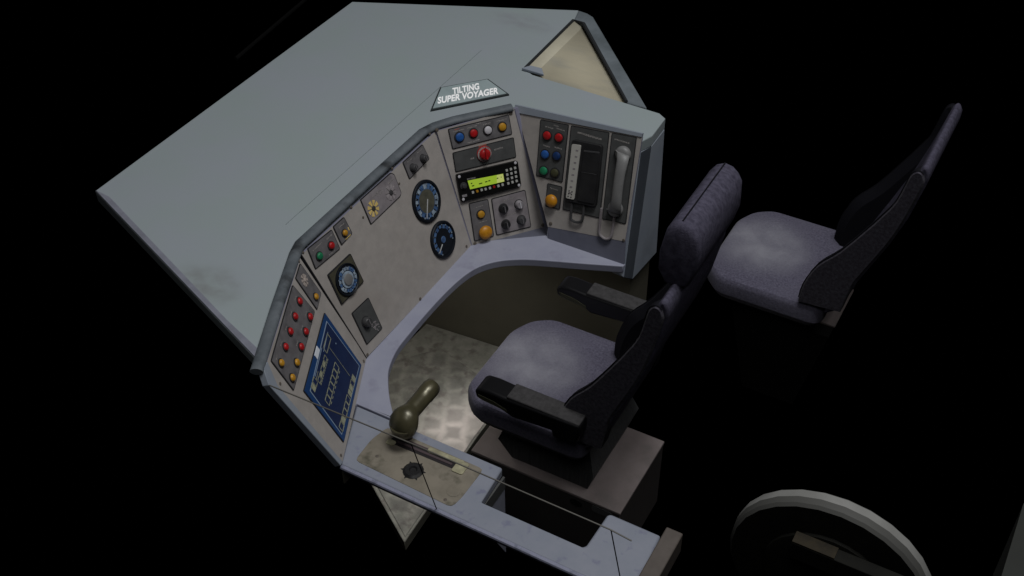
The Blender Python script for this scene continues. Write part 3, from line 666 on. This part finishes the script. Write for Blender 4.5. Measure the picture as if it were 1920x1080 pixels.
# radio
d=MB(); d.prism(rounded(PL[('centre','radio')],.008),-.001,.012,'radio_black'); rad=obj('radio',d,desk,frame('centre'),bevel=.0015)
dp=PL[('centre','display')]
d=MB(); d.prism(dp,.011,.0125,'lcd_green')
d.prism([(.145,.2185),(.1765,.216),(.1768,.2465),(.150,.2492)],.0120,.0130,'lcd_pale')
for i,(a,b) in enumerate(((.042,.052),(.040,.046),(.072,.086),(.098,.108),(.112,.12),(.148,.154),(.165,.168))):
    vv=.237 if i not in(1,) else .248
    d.prism([(a,vv-.0022),(b,vv-.0026),(b,vv+.001),(a,vv+.0014)],.0125,.0136,'lcd_ink')
obj('radio_display',d,rad,frame('centre'),smooth=0)
for c in CI[('centre','keys')]+CI[('centre','keypad')]:
    u,v,r,col=c; d=MB(); s=r*.95
    d.prism(rounded([(u-s,v-s),(u+s,v-s),(u+s,v+s),(u-s,v+s)],.0015,2),.011,.0155,{'white':'key_white'}.get(col,col)); obj('key',d,rad,frame('centre'))
for u,v,r in CI[('centre','rscrew')]:
    d=MB(); d.lathe((u,v),[(r,.011),(r*.9,.0135),(r*.4,.0142)],'white',12); obj('screw',d,rad,frame('centre'))
for u,v,r in CI[('centre','radioknob')]:
    d=MB(); d.lathe((u,v),[(r,.011),(r*.95,.014),(r*.55,.0145),(r*.5,.022),(r*.3,.023)],'dark',20); obj('knob',d,rad,frame('centre'))
d=MB(); d.prism([(-.004,.204),(.016,.203),(.016,.212),(-.004,.213)],.0115,.0135,'pale'); obj('nameplate',d,rad,frame('centre'))
d=MB()
x=.030
while x<.062: legend(d,x,.2675-(x-.03)*.1,.003,.005,z=.0125); x+=.0045
merge_into(rad,d)
for key,mm in (('platej','plate_grey'),('platek','plate_pale')):
    p=plate('centre',key,mm,r=.008)
    for c in CI[('centre',key)]: button('centre',c,p)
    if key=='platej': legends('centre',p,[(.06,.145,.03,.003),(.06,.082,.035,.003)])
    else: legends('centre',p,[(.185,.137,.05,.003),(.19,.075,.06,.003)])
screws('centre',CI[('centre','screw')],ip['centre'])

# right panel
p=plate('right','platel','plate_dark')
for c in CI[('right','platel')]: button('right',c,p)
legends('right',p,[(-.075,.433,.035,.005),(-.03,.438,.035,.005),(-.05,.447,.02,.004),(-.073,.36,.03,.005),(-.025,.366,.032,.005)])
p=plate('right','platem','plate_dark')
for c in CI[('right','platem')]: button('right',c,p)
legends('right',p,[(-.012,.205,.035,.004)])
p=plate('right','platen','plate_dark',name='address_unit_plate')
legends('right',p,[(.09,.447,.10,.008)])
d=MB(); d.prism(rounded(PL[('right','device')],.012),.003,.022,'cradle_black'); obj('address_unit',d,p,frame('right'),bevel=.003)
d=MB(); d.prism(rounded(PL[('right','strip')],.005),.021,.0265,'strip_white')
for i in range(8):
    v=.215+i*.024; u=.062+ (.45-v)*.02-.003
    d.prism([(u-.004,v),(u+.006,v+.001),(u+.006,v+.007),(u-.004,v+.006)],.026,.0272,'plate_pale')
for i in range(3):
    for j in range(2):
        u=.060+j*.012; v=.203+i*.011; d.lathe((u,v),[(.0028,.026),(.0024,.0275)],'handset_dark',8)
obj('label_strip',d,p,frame('right'),smooth=0)
d=MB(); d.prism(rounded(PL[('right','flap')],.006),.021,.026,'cradle_black'); d.prism([(.088,.388),(.150,.399),(.149,.405),(.087,.394)],.021,.027,'dark'); d.prism([(.094,.31),(.155,.318),(.155,.3195),(.094,.3115)],.0255,.0270,'dark'); obj('cover_flap',d,p,frame('right'),bevel=.0015)
def loop(key,parent,r,m,z=.010):
    F_=frame('right'); pts=[(u,v,z) for u,v in smooth_curve(PL[('right',key)],4)]
    d=MB(); d.tube(pts,r,m,8); obj('cord_loop',d,parent,F_)
loop('loopA',p,.0055,'dark',.012)
po=plate('right','plateo','plate_dark',name='telephone_plate')
legends('right',po,[(.22,.463,.06,.006)])
loop('loopB',po,.0055,'plate_pale',.009)
d=MB()
d.prism(rounded([(.1985,.4170),(.2200,.4480),(.2320,.4400),(.2270,.4080),(.2180,.395)],.006),.003,.014,'handset_dark'); obj('handset_cradle',d,po,frame('right')); d=MB()
d.prism(rounded([(.2220,.2000),(.2400,.2390),(.2480,.2330),(.2460,.2000)],.006),.003,.014,'handset_dark')
obj('handset_cradle',d,po,frame('right'))
screws('right',CI[('right','screw')],ip['right'])

# telephone handset hanging on its plate (a thing of its own)
hs=thing('telephone_handset','pale grey telephone handset hung upright on the desk\'s right-hand panel','telephone handset',tuple(frame('right')@Vector((.25,.2,.01))))
path=[(.2320,.4290),(.2430,.4260),(.2500,.4000),(.2520,.3700),(.2540,.3300),(.2570,.2900),(.2600,.2500),(.2600,.2250),(.2540,.2030),(.2430,.2000)]
hgt=[.024,.030,.040,.046,.048,.048,.046,.040,.030,.024]; wid=[.026,.029,.0255,.0235,.0230,.0230,.0235,.0255,.029,.026]
d=MB(); rings=[]
for i,((u,v),h,w) in enumerate(zip(path,hgt,wid)):
    a=Vector(path[min(i+1,9)])-Vector(path[max(i-1,0)]); a.normalize(); nrm=Vector((-a.y,a.x))
    if i in(0,9): nrm=Vector((0,1)) if i==0 else Vector((0,-1))
    if i in (1,8): nrm=(nrm+Vector((0,1 if i==1 else -1))).normalized()
    nrm=Vector((1,-.08)).normalized() if 2<=i<=7 else nrm
    if i<2 or i>7:
        nrm=Vector((1,-.08)).normalized()
    rings.append([(u+nrm.x*w*math.cos(t)*.9,v+nrm.y*w*math.cos(t),h+.011*math.sin(t)) for t in [2*math.pi*k/12 for k in range(12)]])
d.loft(rings,'handset_grey'); obj('handle',d,hs,frame('right'),smooth=60)
for (u,v) in ((.2320,.4210),(.2450,.2080)):
    d=MB(); d.lathe((u+.006,v),[(.030,.010),(.031,.016),(.027,.026),(.018,.031)],'handset_grey',20); obj('earpiece' if v>.3 else 'mouthpiece',d,hs,frame('right'),smooth=60)

# kneehole wall below the desk
d=MB(); d.prism([(-1.05,.569),(-.60,.603),(-.075,.672),(-.075,.862),(-1.05,.80)],.0,.755,'wall_olive'); obj('kneehole_panel',d,desk)

# ================================================================== NAMEPLATE ON THE DASH
O=Vector((-.875,.52,ZT+.001)); u=Vector((.655,.756,0)).normalized(); v=Vector((-u.y,u.x,0))
SM=Matrix(((u.x,v.x,0,O.x),(u.y,v.y,0,O.y),(0,0,1,O.z),(0,0,0,1)))
sg=thing('nameplate_sign','small trapezium sign in white capitals lying on the grey dashboard','sign',tuple(O))
tp=[(-.001,-.006),(.315,-.005),(.275,.130),(.081,.136)]
d=MB(); d.prism(tp,0,.006,'sign_rim'); d.prism(inset(tp,.0065),.001,.0085,'sign_face'); obj('sign_panel',d,sg,SM)
def text(s,cx,cy,w,h,ang,parent,shear=0):
    cu=bpy.data.curves.new('lettering','FONT'); cu.body=s; cu.size=1; cu.extrude=.01; cu.offset=.030; cu.resolution_u=4; cu.space_character=1.02
    t=bpy.data.objects.new('tmp',cu); COL.objects.link(t)
    dg=bpy.context.evaluated_depsgraph_get(); me=bpy.data.meshes.new_from_object(t.evaluated_get(dg))
    bpy.data.objects.remove(t)
    xs=[q.co.x for q in me.vertices]; ys=[q.co.y for q in me.vertices]
    x0,x1,y0,y1=min(xs),max(xs),min(ys),max(ys)
    for q in me.vertices:
        X=(q.co.x-(x0+x1)/2)/(x1-x0)*w; Y=(q.co.y-(y0+y1)/2)/(y1-y0)*h
        X+=shear*Y
        q.co=(cx+X*math.cos(ang)-Y*math.sin(ang),cy+X*math.sin(ang)+Y*math.cos(ang),.0080+(q.co.z+.01)*.08)
    me.materials.clear(); me.materials.append(MATS['sign_white'])
    o=bpy.data.objects.new('lettering',me); link(o,parent,SM); return o
text('TILTING',.170,.0865,.108,.045,.0,sg,.28)
text('SUPER VOYAGER',.1635,.0375,.240,.045,-.06,sg,.28)

# ================================================================== FOOTPLATE
fp=thing('footplate','stained grey footplate with a studded tread under the control desk','footplate',(-.7,.1,0))
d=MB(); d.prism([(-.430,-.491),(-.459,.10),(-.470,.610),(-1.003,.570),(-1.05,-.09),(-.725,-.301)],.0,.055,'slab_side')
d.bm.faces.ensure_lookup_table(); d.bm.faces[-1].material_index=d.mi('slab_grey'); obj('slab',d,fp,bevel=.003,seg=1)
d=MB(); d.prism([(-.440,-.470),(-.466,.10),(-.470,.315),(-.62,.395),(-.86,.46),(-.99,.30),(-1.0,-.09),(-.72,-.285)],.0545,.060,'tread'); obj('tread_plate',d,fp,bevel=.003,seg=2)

# ================================================================== SEATS
wingp=[(.238,.700),(.073,.686),(.080,.777),(.118,.886),(.189,.982),(.268,1.121),(.306,1.194),(.338,1.265),(.358,1.365),(.366,1.392),(.382,1.407),(.399,1.403),(.409,1.385),(.411,1.350),(.380,1.196),(.344,1.070),(.264,.862)]
WINGS=[wingp[0]]+smooth_curve(wingp[1:],3)
def make_seat(name,label,off,armrests,headrest):
    t=thing(name,label,'seat',off,'driver\'s cab seats'); M=Matrix.Translation(off)
    # cushion
    pl_=[(-.325,-.175),(-.255,-.243),(.150,-.243),(.175,-.21),(.175,.245),(.150,.283),(-.215,.283),(-.285,.235),(-.325,.15)]
    c=MB(); rings=[]
    cx,cy=-.07,.02
    for z,k,dx in ((.558,.88,.0),(.572,.945,0),(.602,1.0,0),(.650,.998,0),(.664,.982,0),(.673,.955,0),(.677,.90,.0),(.679,.6,.0),(.678,.25,0)):
        rings.append([(cx+(x-cx)*k+dx,cy+(y-cy)*k,z) for x,y in rounded(pl_,.032,3)])
    c.loft(rings,'fabric_highlight'); obj('cushion',c,t,M,smooth=26)
    # backrest slab between the bolsters
    bp=[(.175,.66),(.20,.80),(.255,.95),(.315,1.12),(.352,1.25),(.378,1.365),(.386,1.405),(.398,1.424),(.411,1.419),(.421,1.399),(.421,1.363),(.390,1.201),(.352,1.073),(.272,.859),(.232,.705)]
    c=MB(); c.prismY(bp,-.236,.224,'fabric_back'); obj('backrest',c,t,M,bevel=.008,seg=2)
    for s,(ya,yb) in ((-1,(-.246,-.185)),(1,(.173,.234))):
        c=MB(); 
        outer=WINGS
        top_i=max(range(len(outer)),key=lambda i:outer[i][1]); inner=[(x+(.035*min(1,(top_i-i)/4) if 0<i<top_i else 0),z) for i,(x,z) in enumerate(outer)]
        yo,yi=(ya,yb) if s<0 else (yb,ya)
        ym=yo+(yi-yo)*.45
        A=[(x,yo,z) for x,z in inset(outer,.006)]; A2=[(x,yo+(yi-yo)*.12,z) for x,z in outer]; B=[(x,ym,z) for x,z in outer]; D=[(x,yi,z) for x,z in inner]
        c.loft([A,A2],'fabric_wing',cap1=False); c.loft([A2,B],'piping_black',cap0=False,cap1=False); c.loft([B,D],'piping_black',cap0=False); bo=obj('side_bolster',c,t,M,smooth=40)  # rims and inner faces near-black: their shade is painted in
        c=MB(); c.tube([(x-.001,yo+(yi-yo)*.10,z) for x,z in outer[2:-14]],.0022,'piping_black',6); obj('piping_black',c,bo,M)
    if headrest:
        hp=[(.337,1.45),(.336,1.515),(.352,1.600),(.372,1.630),(.395,1.642),(.421,1.637),(.441,1.620),(.456,1.595),(.461,1.51),(.448,1.45),(.434,1.415),(.410,1.395),(.362,1.404)]
        hc=(.398,1.52); c=MB(); rings=[]
        for y,k in ((-.142,.84),(-.134,.95),(-.124,1.0),(.195,1.0),(.206,.95),(.214,.84)):
            rings.append([(hc[0]+(x-hc[0])*k,y,hc[1]+(z-hc[1])*k) for x,z in hp])
        c.loft(rings,'fabric_back'); h=obj('headrest',c,t,M,smooth=50)
        c=MB(); c.tube([(.3965,-.124,1.643),(.3965,.196,1.643)],.0025,'piping_black',6); obj('seam',c,h,M)
    if armrests:
        for s in (-1,1):
            y0,y1=(-.300,-.222) if s<0 else (.292,.368)
            ap=[(-.212,.812),(-.204,.778),(-.185,.772),(-.105,.765),(-.065,.748),(.080,.762),(.082,.742),(.100,.738),(.178,.756),(.185,.80),(.183,.835),(-.095,.828),(-.160,.832),(-.195,.828)]
            c=MB(); c.prismY(ap,y0,y1,'arm_black'); a=obj('armrest',c,t,M,bevel=.009,seg=3)
            c=MB(); c.prism([(-.090,y0+.004),(.180,y0+.004),(.180,y1-.004),(-.090,y1-.004)],.826,.8395,'arm_pad'); obj('armrest_pad',c,a,M,bevel=.004)
            c=MB(); c.prismY([(-.198,.800),(-.19,.783),(-.115,.775),(-.085,.765),(-.088,.778),(-.14,.795)],y0-.0015,y0+.004,'arm_olive'); obj('grip_insert',c,a,M)
            # bracket that carries the armrest on the backrest frame
            c=MB(); 
            yy=(y0+.03,-.2) if s<0 else (.24,y1-.03)
            c.prismY([(.10,.757),(.165,.765),(.170,.80),(.16,.815),(.10,.80)],yy[0],yy[1],'arm_black'); obj('armrest_bracket',c,a,M)
    return t,M
s1,M=make_seat('driver_seat','purple-grey driver\'s seat with two black armrests and a headrest on a low metal box',(0,0,0),True,True)
d=MB(); rings=[]
for z,x0,x1,y0,y1 in ((.347,-.156,.155,-.150,.190),(.418,-.213,.176,-.150,.236),(.559,-.170,.128,-.105,.200)):
    rings.append([(x0,y0,z),(x1,y0,z),(x1,y1,z),(x0,y1,z)])
d.loft(rings,'pedestal'); obj('pedestal',d,s1)
d=MB(); d.box(.04,.125,-.12,.16,.54,.60,'seat_base'); obj('recliner_block',d,s1)
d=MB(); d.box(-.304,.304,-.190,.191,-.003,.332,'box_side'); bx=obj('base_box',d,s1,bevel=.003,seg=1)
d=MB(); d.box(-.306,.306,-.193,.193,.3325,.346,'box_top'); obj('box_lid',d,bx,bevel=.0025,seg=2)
d=MB(); d.prismY([(.132+.024*math.cos(t),.302+.016*math.sin(t)) for t in [2*math.pi*k/20 for k in range(20)]],-.194,-.1885,'box_detail'); obj('bolt_hole',d,bx)
d=MB(); d.prismY(rounded([(.195,.296),(.275,.296),(.275,.327),(.195,.327)],.010),-.193,-.1885,'box_label'); obj('data_plate',d,bx)

s2,M2=make_seat('second_seat','purple-grey seat without armrests or headrest, right of the driver\'s seat on a dark tapered pedestal',(.48,1.08,-.04),False,False)
d=MB(); rings=[]
for z,x0,x1,y0,y1 in ((.037,-.112,.112,-.14,.18),(.486,-.205,.203,-.16,.20)):
    rings.append([(x0,y0,z),(x1,y0,z),(x1,y1,z),(x0,y1,z)])
d.loft(rings,'seat_base'); obj('pedestal',d,s2,M2)
d=MB(); d.box(.135,.207,-.098,.155,.487,.497,'box_top'); obj('mounting_plate',d,s2,M2,bevel=.002)
d=MB(); d.box(-.15,.13,-.10,.14,.487,.60,'seat_base'); obj('seat_frame',d,s2,M2)

# ================================================================== WHEEL, CABINET, WINDSCREEN BAR
w=thing('hand_wheel','broad wheel with a pale rounded rim and a brown bar across its dark face','wheel',(1.02,-.06,0))
W=Matrix(((1,0,0,1.02),(0,0,1,0),(0,-1,0,.335),(0,0,0,1)))@Matrix.Rotation(0,4,'X')
W=Matrix(((1,0,0,1.02),(0,0,-1,0),(0,1,0,.335),(0,0,0,1)))      # local z -> -y (towards the front face)
d=MB(); d.lathe((0,0),[(.318,.020),(.330,.022),(.342,.034),(.344,.066),(.340,.090),(.330,.100),(.318,.101)],'wheel_pale',28,ms=['wheel_grey','wheel_grey','wheel_pale','wheel_grey','wheel_grey','wheel_dark'])  # rounded rim's shading put into bands: pale crown, darker shoulders
obj('rim',d,w,W,smooth=20)
d=MB(); d.lathe((0,0),[(.317,.026),(.317,.096),(.300,.098)],'wheel_dark',28); obj('disc',d,w,W)
d=MB(); d.lathe((-.0,-.0),[(.215,.097),(.212,.112),(.195,.115),(.0001,.115)],'wheel_dark',28); obj('hub',d,w,W)
d=MB(); d.prism([(-.122,.118),(.34,.118),(.34,.196),(-.122,.196)],.1155,.165,'wheel_dark'); 
br=obj('cross_bar',d,w,W,bevel=.003)
d=MB(); d.prism([(-.121,.1965),(.02,.1965),(.02,.202),(-.121,.202)],.117,.164,'bar_brown'); obj('bar_cap',d,br,W)
cb=thing('side_cabinet','plain dark grey-green cabinet corner at the right edge','cabinet',(1.7,-.6,0))
d=MB(); d.box(1.475,1.95,-.95,-.30,0,1.23,'cabinet_green'); obj('cabinet_body',d,cb)
d=MB(); d.tube([(-1.709,.408,1.30),(-1.768,1.02,1.30)],.008,'window_bar',8)
tag(obj('windscreen_bar',d),'thin dark bar in front of the dashboard, beyond its far edge','bar')

# ================================================================== CAMERA, LAMPS, WORLD
cam=bpy.data.cameras.new('camera'); co=bpy.data.objects.new('camera',cam); COL.objects.link(co)
cam.sensor_width=36; cam.lens=36*2255.665/1920; cam.clip_end=100; cam.clip_start=.05
pitch,roll,yaw=math.radians(41.278),math.radians(-.676),math.radians(119.690)
fw=Vector((math.cos(yaw)*math.cos(pitch),math.sin(yaw)*math.cos(pitch),-math.sin(pitch)))
r=Vector((math.sin(yaw),-math.cos(yaw),0)); up=r.cross(fw)
R=r*math.cos(roll)+up*math.sin(roll); U=up*math.cos(roll)-r*math.sin(roll)
co.matrix_world=Matrix(((R.x,U.x,-fw.x,.3824*3.4),(R.y,U.y,-fw.y,-.7905*3.4),(R.z,U.z,-fw.z,1.1018*3.4),(0,0,0,1)))
SC.camera=co
def lamp(name,loc,aim,size,power,col=(1,1,1)):
    l=bpy.data.lights.new(name,'AREA'); l.shape='DISK'; l.size=size; l.energy=power; l.color=col
    o=bpy.data.objects.new(name,l); COL.objects.link(o); o.location=loc
    o.rotation_euler=(Vector(aim)-Vector(loc)).to_track_quat('-Z','Y').to_euler(); return o
lamp('ceiling_lamp',(2.3,1.1,6.4),(-.2,.15,.8),2.4,60)
lamp('overhead_fill',(.85,.15,7.2),(-.2,.1,.8),1.8,175)  # second overhead light, added to brighten the footplate
lamp('footwell_fill',(-.84,.05,.74),(-.66,.08,.05),.45,1.6,(1,.97,.9))  # added fill hidden under the dashboard, not a fitted lamp
lamp('fill_lamp',(1.1,-2.7,6.0),(-.2,0,.4),2.2,30)
wd=bpy.data.worlds.new('World'); SC.world=wd; wd.use_nodes=True
wd.node_tree.nodes['Background'].inputs['Color'].default_value=(0,0,0,1)
wd.node_tree.nodes['Background'].inputs['Strength'].default_value=0
SC.view_settings.view_transform='Standard'; SC.view_settings.look='None'; SC.view_settings.exposure=0; SC.view_settings.gamma=1; SC.view_settings.use_curve_mapping=False
SC.cycles.max_bounces=6; SC.cycles.use_denoising=True
